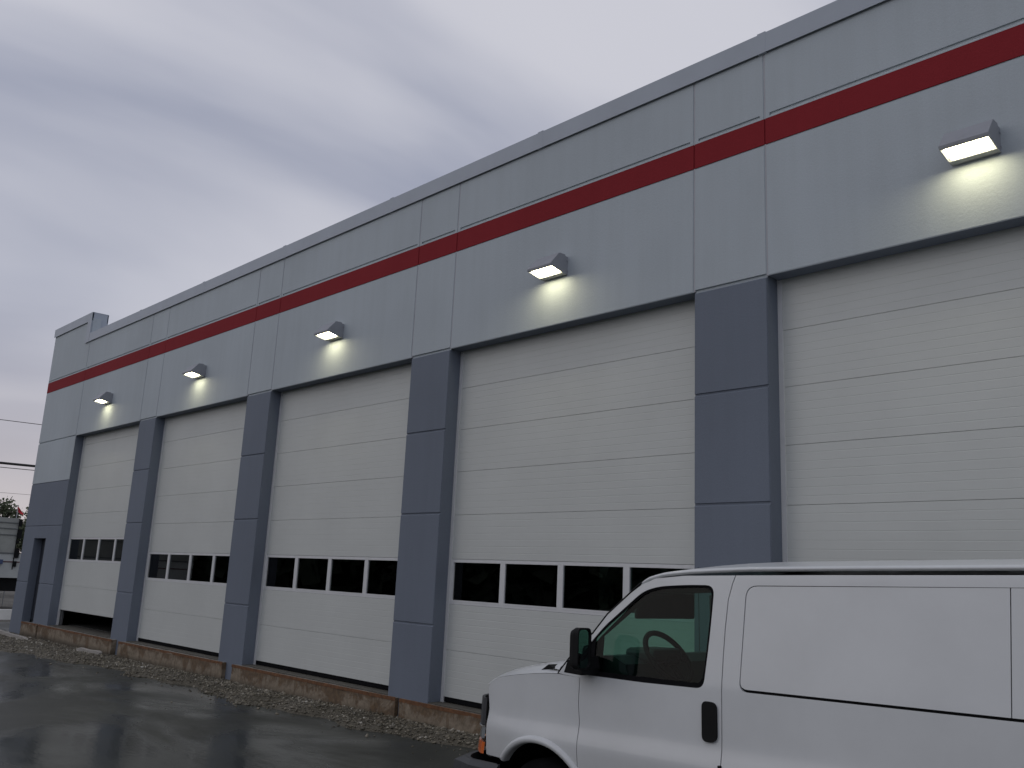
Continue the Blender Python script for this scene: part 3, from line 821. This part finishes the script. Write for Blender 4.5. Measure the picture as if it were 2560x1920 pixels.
# roof
ez = lambda x: float(np.interp(x, [1.735, 1.775, 1.882, 2.0, 2.144, 2.53, 5.3, 5.62], [1.852, 1.880, 1.908, 1.920, 1.930, 1.941, 1.941, 1.90]))
RXs = [1.735, 1.755, 1.79, 1.84, 1.90, 1.98, 2.1, 2.25, 2.5, 3, 3.5, 4, 4.5, 5, 5.3, 5.5, 5.62]; V = []; F = []
RPf = [(.150, -.022), (.128, -.020), (.119, -.012), (.121, -.003), (.135, .004), (.16, .008), (.20, .014), (.27, .024), (.38, .038), (.55, .052), (.75, .062), (1.0, .066)]
RPf = RPf+[(W2-a, b) for a, b in RPf[-2::-1]]; m = len(RPf)
for x in RXs:
    fc = min(1, max(0, (x-1.70)/.5))
    for a, b in RPf: V.append((x-(.10*(1-((a-1)/.88)**2) if x < 1.9 else 0)*(1-min(1, max(0, (x-1.735)/.165))), a, ez(x)+(b if b < .01 else .01+(b-.01)*(.3+.7*fc))))
for i in range(len(RXs)-1):
    for j in range(m-1): F.append((i*m+j, (i+1)*m+j, (i+1)*m+j+1, i*m+j+1))
mesh('roof', V, F, VWHITE, van, smooth=True)
# windscreen
bl_ = [(1.119, 1.277), (1.224, 1.393), (1.386, 1.534), (1.493, 1.653), (1.644, 1.771), (1.745, 1.850)]
V = []; F = []; n = 15
for i, (x, z) in enumerate(bl_):
    for j in range(n):
        t = -1+2*j/(n-1); y = 1+t*(1-float(side(np.float64(x), np.float64(z)))-.01)
        bow = (.20*(1-i/5)+.10*(i/5))*(1-t*t)
        V.append((x-bow+.0, y, z+.01*(1-t*t)))
for i in range(len(bl_)-1):
    for j in range(n-1): F.append((i*n+j, i*n+j+1, (i+1)*n+j+1, (i+1)*n+j))
mesh('windscreen', V, F, WGLASS, van, smooth=True)
for sgn in (1, -1):     # black moulding along the pillar edge
    mb = MB(); pts = []
    for x, z in bl_:
        y = float(side(np.float64(x), np.float64(z)))+.004; pts.append((x-.004, y if sgn > 0 else W2-y, z+.004))
    mb.tube(pts, .007, 6); mb.build('windscreen_trim', BLACKPL, van, smooth=True)
# bonnet with the rounded front edge
xf = lambda y: .075+.30*(abs(y-1)/.88)**6
hx = [0, .05, .12, .22, .36, .52, .70, .86, 1.0]
V = []; F = []; n = 27
for i, t in enumerate(hx):
    for j in range(n):
        s = -1+2*j/(n-1); s = math.copysign(abs(s)**.8, s)
        yy = 1+s*.88; x0 = xf(yy); x1 = 1.11-.20*(1-s*s)
        x = x0+(x1-x0)*t
        sd_ = float(side(np.float64(max(x, .34)), np.float64(1.2))); y = 1+s*(1-sd_-.0)
        ze = float(np.interp(x, [.08, .15, .25, .352, .47, .66, .84, 1.0, 1.12], [1.06, 1.11, 1.14, 1.158, 1.197, 1.230, 1.254, 1.270, 1.275]))
        e_ = 1-abs(s); cr_ = .075*min(1, e_/.22)**.55 if e_ > 0 else 0
        dz = -.03*(1-t/.12) if t < .12 else 0
        V.append((x, y, ze+cr_*(.55+.45*t)+dz))
for i in range(len(hx)-1):
    for j in range(n-1): F.append((i*n+j, i*n+j+1, (i+1)*n+j+1, (i+1)*n+j))
mesh('bonnet', V, F, VWHITE, van, smooth=True)
# cowl and wipers
V = []; F = []
for j in range(n):
    s = -1+2*j/(n-1); y = 1+s*.94; b = .20*(1-s*s)
    V += [(1.02-b*1.0, y, 1.300+.02*(1-s*s)), (1.15-b, y, 1.292+.012*(1-s*s)), (1.16-b, y, 1.24)]
for j in range(n-1): F += [(3*j, 3*j+3, 3*j+4, 3*j+1), (3*j+1, 3*j+4, 3*j+5, 3*j+2)]
mesh('cowl', V, F, BLACKPL, van, smooth=True)
mb = MB(); mb.prism([(.915, 1.272), (1.0, 1.322), (1.045, 1.302), (1.01, 1.262)], 'y', .075, .22); mb.build('cowl_end', BLACKPL, van)
mb = MB(); mb.tube([(.93, .9, 1.33), (.98, .45, 1.33), (1.03, .2, 1.325)], .007, 5); mb.tube([(.90, 1.5, 1.33), (.93, 1.05, 1.345)], .007, 5); mb.build('wiper', BLACKPL, van)
# nose: grille, lamps, bumper
def nose_patch(name, mat, y0, y1, z0, z1, dx=0.0, n=10, parent=van, lip=.03):
    V = []; F = []
    for j in range(n+1):
        y = y0+(y1-y0)*j/n; x = xf(y)+dx
        V += [(x+.0, y, z0), (x+.012, y, z1), (x+lip+.012, y, z1), (x+lip, y, z0)]
    for j in range(n):
        for k in range(4): F.append((4*j+k, 4*j+(k+1) % 4, 4*j+4+(k+1) % 4, 4*j+4+k))
    F += [(0, 1, 2, 3), (4*n+3, 4*n+2, 4*n+1, 4*n)]
    o = mesh(name, V, F, mat, parent)
    bm = bmesh.new(); bm.from_mesh(o.data); bmesh.ops.recalc_face_normals(bm, faces=bm.faces); bm.to_mesh(o.data); bm.free(); return o
gr = nose_patch('grille', DGREY, .15, 1.85, .665, 1.075, .045, 30)
for z in (.72, .78, .84, .90, .96, 1.02): nose_patch('grille_bar', DGREY, .48, 1.52, z, z+.018, .02, 14, gr)
nose_patch('front_emblem', flat('gold emblem', (.5, .33, .06), .35, .6), .93, 1.07, .86, .91, .005, 2, gr)
for sg in (0, 1):
    yy = (lambda a, b: (a, b)) if sg == 0 else (lambda a, b: (W2-b, W2-a))
    nose_patch('headlight_housing', DGREY, *yy(.15, .46), .865, 1.045, -.028, 10)
    nose_patch('headlight', HEADL, *yy(.155, .46), .775, .852, -.030, 10)
    nose_patch('headlight_trim', CHROME, *yy(.15, .46), .853, .860, -.036, 10)
    nose_patch('turn_signal', AMBER, *yy(.135, .45), .678, .755, -.048, 10)
V = []; F = []; bp = [(.0, .655), (-.055, .650), (-.125, .618), (-.135, .56), (-.12, .42), (0, .40)]; m = len(bp); nn = 46
path = []
for j in range(nn+1):
    s = -1+2*j/nn; a = abs(s)
    if a > .86: q = (a-.86)/.14; x = .30+.30*q; y = 1+math.copysign(.955+.005*q, s)
    else: y = 1+s/.86*.955; x = .10+.20*(abs(y-1)/.955)**7
    path.append((x, y, s))
for x, y, s in path:
    a = min(1, max(0, (abs(s)-.74)/.12)); nrm = (1-a, a*math.copysign(1, s)); l_ = math.hypot(*nrm); nrm = (nrm[0]/l_, nrm[1]/l_)
    for d_, z in bp:
        k = 1 if a < .5 else .35
        V.append((x+d_*nrm[0]+.0, y-d_*nrm[1]*k, z))
for i in range(nn):
    for j in range(m): F.append((i*m+j, i*m+(j+1) % m, (i+1)*m+(j+1) % m, (i+1)*m+j))
F += [tuple(range(m)), tuple(range(nn*m+m-1, nn*m-1, -1))]
o = mesh('front_bumper', V, F, DGREY, van, smooth=False)
bm = bmesh.new(); bm.from_mesh(o.data); bmesh.ops.recalc_face_normals(bm, faces=bm.faces); bm.to_mesh(o.data); bm.free()
# underbody, rear, interior
mb = MB(); mb.box(1.5, 5.5, .12, 1.88, .38, .50); mb.box(.5, 1.5, .6, 1.4, .35, .8); mb.build('underbody', BLACKPL, van)
mb = MB(); mb.prism([(5.60, .45), (5.55, 1.85), (5.66, 1.5), (5.70, .45)], 'y', .09, W2-.09); rdoor = mb.build('rear_door', VWHITE, van)
mb = MB(); mb.box(5.66, 5.80, .12, 1.88, .42, .60, c=.02); mb.build('rear_bumper', DGREY, van)
mb = MB(); mb.prism([(1.16, 1.20), (1.16, 1.31), (1.30, 1.395), (1.50, 1.405), (1.60, 1.36), (1.66, 1.2), (1.64, .9), (1.2, .9)], 'y', .13, 1.87); mb.box(1.42, 1.66, .34, .66, 1.36, 1.45, c=.03)
mb.build('dashboard', DGREY, van)
mb = MB(); mb.box(1.66, 2.5, .75, 1.25, .5, 1.02, c=.04); mb.box(1.2, 5.5, .1, 1.9, .50, .54); mb.build('cabin_floor', DGREY, van)
mb = MB()
for y in (.30, 1.25):
    mb.box(2.25, 2.75, y, y+.45, .75, .95, c=.05); mb.prism([(2.62, .9), (2.80, .9), (2.93, 1.42), (2.82, 1.45)], 'y', y, y+.45)
mb.build('seat', DGREY, van)
mb = MB(); mb.box(3.05, 3.08, .16, 1.84, .54, 1.88); mb.build('bulkhead', DGREY, van)
mb = MB(); mb.box(1.80, 5.4, .16, 1.84, 1.865, 1.875); mb.build('headliner', flat('grey headliner', (.12, .13, .13), .9), van)
for y in (.22, 1.05):
    mb = MB(); mb.box(1.60, 1.625, y, y+.62, 1.635, 1.80, c=.008); mb.build('sun_visor', DGREY, van)
for ya, yb in ((.075, .105), (W2-.105, W2-.075)):
    mb = MB(); mb.box(1.32, 2.34, ya, yb, .52, 1.285); mb.build('door_card', BLACKPL, van)
sw = empty('steering_wheel', (1.63, .53, 1.395), van); sw.rotation_euler = (0, math.radians(-38), 0)
mb = MB(); mb.tube([(0, .185*math.cos(2*math.pi*i/32), .185*math.sin(2*math.pi*i/32)) for i in range(33)], .018, 8, cap=False); mb.build('rim', BLACKPL, sw, smooth=True)
mb = MB(); mb.box(-.03, .03, -.06, .06, -.06, .04, c=.015); mb.box(-.01, .01, -.18, .18, -.03, .0); mb.box(-.01, .01, -.02, .02, -.17, -.04); mb.build('hub', BLACKPL, sw)
mb = MB(); mb.tube([(1.03, 1.75, 1.25), (1.035, 1.75, 2.02)], .0025, 5); mb.build('antenna', BLACKPL, van)
mb = MB(); mb.box(2.335, 2.357, -.004, .02, .76, .895, c=.004); mb.build('door_stop', BLACKPL, van)
# mirrors
for near in (True, False):
    sg = 1 if near else -1
    def yy(v): return v if near else W2-v
    def mirror_outline(hw, hh, r): return rounded([(-hw, -hh), (-hw*.88, hh), (hw, hh*.96), (hw*.9, -hh)], r, 6)
    mo = MB(); ol = mirror_outline(.088, .125, .045)
    rings = [(.0, 1.0), (-.035, 1.0), (-.062, .88), (-.072, .55)]; V = []; F = []; m = len(ol)
    Cx, Cy, Cz = 1.50, -.135, 1.452
    rot = Matrix.Rotation(math.radians(12*sg), 3, 'Z')
    def tr(v):
        w = rot @ Vector((v[0], v[1]*sg, v[2])); return (Cx+w.x, yy(Cy)+w.y, Cz+w.z)
    for dx, s in rings:
        for a, b in ol: V.append(tr((dx, a*s, b*s)))
    for i in range(len(rings)-1):
        for j in range(m): F.append((i*m+j, i*m+(j+1) % m, (i+1)*m+(j+1) % m, (i+1)*m+j))
    F.append(tuple(range(3*m, 4*m)))
    il = mirror_outline(.076, .113, .038); b0 = len(V)
    for a, b in il: V.append(tr((0, a, b)))
    for a, b in il: V.append(tr((-.012, a, b)))
    for j in range(m):
        F.append((j, (j+1) % m, b0+(j+1) % m, b0+j)); F.append((b0+j, b0+(j+1) % m, b0+m+(j+1) % m, b0+m+j))
    o = mesh('mirror', V, F, BLACKPL, van)
    bm = bmesh.new(); bm.from_mesh(o.data); bmesh.ops.recalc_face_normals(bm, faces=bm.faces); bm.to_mesh(o.data); bm.free()
    g = mesh('mirror_glass', [tr((-.008, a, b)) for a, b in il], [tuple(range(m))], flat('mirror silver', (.55, .60, .60), .02, 1), o)
    V = [tr((-.004, -.03+.026*math.cos(t), -.07+.030*math.sin(t))) for t in np.linspace(0, 2*math.pi, 20)[:-1]]
    mesh('spot_mirror', V, [tuple(range(19))], flat('spot mirror silver', (.7, .72, .72), .05, 1), o)
    mb = MB(); mb.prism([(1.30, 1.300), (1.33, 1.375), (1.43, 1.40), (1.45, 1.330), (1.44, 1.292)], 'y', *( (-.10, .075) if near else (W2-.075, W2+.10))); mb.build('mirror_arm', BLACKPL, o)

# ------------------------------------------------------------------ beyond the corner: trailer, trees, wires
tx = -31.7
tr_ = empty('box_trailer', (tx-1.2, -3.4, -.42)); tag(tr_, 'white box trailer parked beyond the far corner of the garage', 'trailer')
def tp(mb, name, mat, parent=tr_, smooth=False):
    o = mb.build(name, mat, None, smooth); o.parent = parent; o.location = (-(tx-1.2), 3.4, .42); return o
TW = flat('chalky white siding', (.50, .52, .50), .6, var=.08, vs_=1.2); TW2 = flat('dirty white siding', (.34, .35, .32), .7, var=.15, vs_=1.5)
y0, y1 = -9.5, 3.05
mb = MB(); mb.box(tx-2.4, tx, y0, y1, 1.58, 2.85); tp(mb, 'upper_side', TW2)
for z, t in ((2.66, .03), (2.45, .03), (2.22, .03), (1.55, .05)):
    mb = MB(); mb.box(tx, tx+.03, y0, y1, z, z+t); tp(mb, 'side_rail', flat('rail grey', (.16, .17, .17), .7))
mb = MB(); mb.box(tx-2.4, tx+.01, y0, y1+.75, .70, 1.575); tp(mb, 'lower_side', TW)
mb = MB(); mb.box(tx+.01, tx+.02, y0, y1+.70, 1.25, 1.29); tp(mb, 'side_stripe', flat('dull red stripe', (.12, .05, .05), .6))
mb = MB(); mb.box(tx+.02, tx+.12, 2.0, 2.7, 1.18, 1.34); tp(mb, 'tool_box', BLUE)
mb = MB()
for i, (za, zb2, wd) in enumerate(((1.1, 1.3, .12), (1.42, 1.75, .16), (1.95, 2.05, .10), (2.12, 2.45, .15), (2.55, 2.78, .10))): mb.box(tx-.04, tx+.07, y1, y1+wd, za, zb2)
mb.box(tx-.02, tx+.02, y1, y1+.03, 1.0, 2.85); tp(mb, 'door_hardware', BLACKPL)
for y in (-7.5, -6.3):
    for xw_ in (tx-2.3, tx-.3):
        mb = MB(); mb.tube([(xw_, y, .06), (xw_+.25, y, .06)], .48, 20); tp(mb, 'wheel', RUBBER)
mb = MB(); mb.tube([(tx+.02, 1.1, -.0), (tx+.02, 2.7, .68)], .035, 6); mb.tube([(tx-.5, .9, -.40), (tx-.5, .9, .7)], .05, 6); mb.box(tx-.6, tx-.4, .8, 1.0, -.42, -.38); tp(mb, 'landing_leg', STEEL)
mb = MB(); mb.box(tx-2.2, tx-.15, y0, y1+.7, .22, .69); tp(mb, 'chassis_shade_box', BLACKPL)  # chassis as a solid black box, filling in the shade under the trailer
mb = MB()
mb.prism([(-25.9, -.42), (-25.85, -.12), (-25.62, -.12), (-25.55, -.42)], 'y', -6, 3.9); o = mb.build('parking_barrier', flat('white painted concrete', (.80, .79, .74), .7, var=.08, vs_=3)); tag(o, 'low white concrete barrier on the asphalt before the trailer', 'barrier')
LOT = flat('pale gravel lot', (.15, .145, .13), .95, var=.25, vs_=.8, spec=.1)
tag(mesh('gravel_lot', [(-62, -16, -.409), (-24.6, -16, -.409), (-24.2, 9, -.409), (-62, 9, -.409)], [(0, 1, 2, 3)], LOT), kind='structure')
# flag
fl = empty('red_flag', (-34.6, 3.74, -.42)); tag(fl, 'small drooping red flag on a thin pole behind the trailer', 'flag')
mb = MB(); mb.tube([(0, 0, 0), (0, 0, 3.9)], .02, 6); mb.build('pole', STEEL, fl)
V = []; F = []
for i in range(9):
    t = i/8
    for j in range(4): V.append((.03*math.sin(t*6+j), -.02+.25*t, 3.86-.26*t-.14*j/3*(1+.2*math.sin(5*t))))
for i in range(8):
    for j in range(3): F.append((4*i+j, 4*i+j+1, 4*i+5+j, 4*i+4+j))
mesh('cloth', V, F, REDC, fl)
# trees
def quads(C_, size, rg):
    n = len(C_); a = rg.normal(size=(n, 3)); a /= np.linalg.norm(a, axis=1)[:, None]; b = np.cross(a, rg.normal(size=(n, 3))); b /= np.linalg.norm(b, axis=1)[:, None]
    s = (size*rg.uniform(.6, 1.3, n))[:, None]
    V = np.stack([C_-a*s-b*s*.6, C_+a*s-b*s*.6, C_+a*s*.8+b*s*.6, C_-a*s*.7+b*s*.7], 1)
    return V.reshape(-1, 3), np.arange(4*n).reshape(-1, 4)
def tree(x, y, h, r, n, lab):
    t = empty('tree', (x, y, -.42)); tag(t, lab, 'tree', 'trees beyond the trailer')
    mb = MB(); mb.tube([(0, 0, 0), (.1, .05, h*.3), (0, .1, h*.62), (.1, 0, h*.9)], [.16, .12, .08, .03], 8)
    for k in range(9):
        a = k*2.4; z = h*(.35+.06*k); q = r*(.8-.04*k); mb.tube([(0, 0, z), (q*.5*math.cos(a), q*.5*math.sin(a), z+h*.08), (q*math.cos(a), q*math.sin(a), z+h*.16)], [.05, .03, .012], 5)
    mb.build('trunk', BARK, t, smooth=True)
    rg = np.random.default_rng(int(abs(x*31+y*7)))
    nc = 34; cc = rg.normal(size=(nc, 3)); cc /= np.linalg.norm(cc, axis=1)[:, None]; cc *= rg.uniform(.45, 1, (nc, 1))
    cc = cc*np.array([r, r, h*.33])+np.array([0, 0, h*.64]); rad = rg.uniform(.22, .42, nc)*r*.75
    ii = rg.integers(0, nc, n); P = cc[ii]+rg.normal(size=(n, 3))*rad[ii][:, None]*.5
    Vq, Fq = quads(P, .06, rg); o = npmesh('crown', Vq, Fq, LEAF); o.parent = t
tree(-43.0, 5.4, 4.75, 1.2, 5200, 'bushy green tree above the left end of the trailer')
tree(-44.0, 7.4, 4.5, 1.25, 5200, 'green tree directly beside the garage corner behind the red flag')
tree(-46.5, 3.2, 5.0, 1.8, 5200, 'taller green tree farther left beyond the trailer')
# poles and wires
PY = (-14.0, 9.0)
WX = -34.5
poles = []
for yp, lab in ((PY[0], 'wooden utility pole at the open left end of the wires'), (PY[1], 'wooden utility pole behind the garage')):
    r = empty('utility_pole', (WX, yp, -.42)); tag(r, lab, 'utility pole', 'utility poles carrying the wires')
    mb = MB(); mb.tube([(0, 0, 0), (0, 0, 8.6)], [.15, .10], 10); mb.build('post', WOOD, r, smooth=True)
    mb = MB(); mb.box(-.9, .9, -.05, .05, 7.9, 8.05); mb.build('crossarm', WOOD, r)
def wire(zmid, sag, rad, lab, dz=0.0):
    # passes near the corner at the measured height
    pts = []
    for i in range(25):
        t = i/24; y = PY[0]+(PY[1]-PY[0])*t; pts.append((WX, y, zmid+dz*(y-2.5)+sag*(4*(t-.5)**2-.0)))
    mb = MB(); mb.tube(pts, rad, 6); o = mb.build('overhead_wire', WIRE); tag(o, lab, 'wire', 'overhead wires left of the garage')
wire(6.72, .20, .014, 'thin overhead wire, highest of those left of the garage')
wire(5.03, .15, .052, 'thick black overhead cable in the middle of the wires')
wire(4.86, .15, .015, 'thin overhead wire just under the thick cable')
wire(3.88, .12, .006, 'faint lowest overhead wire just above the trees')
# unseen dark woods, added across the lot to darken reflections in the glass
rg = np.random.default_rng(5); Cs = []
for k in range(620):
    a = rg.uniform(0, 2*math.pi); R_ = rg.uniform(62, 90)
    cxk, cyk = -5+R_*math.cos(a), -6+R_*math.sin(a)
    hh = rg.uniform(4.5, 8.0); n = 95
    if cyk > 20 or (cxk < -30 and cyk > -8): continue
    p = rg.normal(size=(n, 3)); p /= np.linalg.norm(p, axis=1)[:, None]; p *= rg.uniform(.6, 1, (n, 1))**.5
    Cs.append(p*np.array([3.2, 3.2, hh*.55])+np.array([cxk, cyk, hh*.45-.4]))
Vq, Fq = quads(np.concatenate(Cs), 1.05, rg)
tag(npmesh('reflection_woods', Vq, Fq, LEAFD), 'unseen dark tree belt added for the reflections in the door windows', 'woods', kind='stuff')
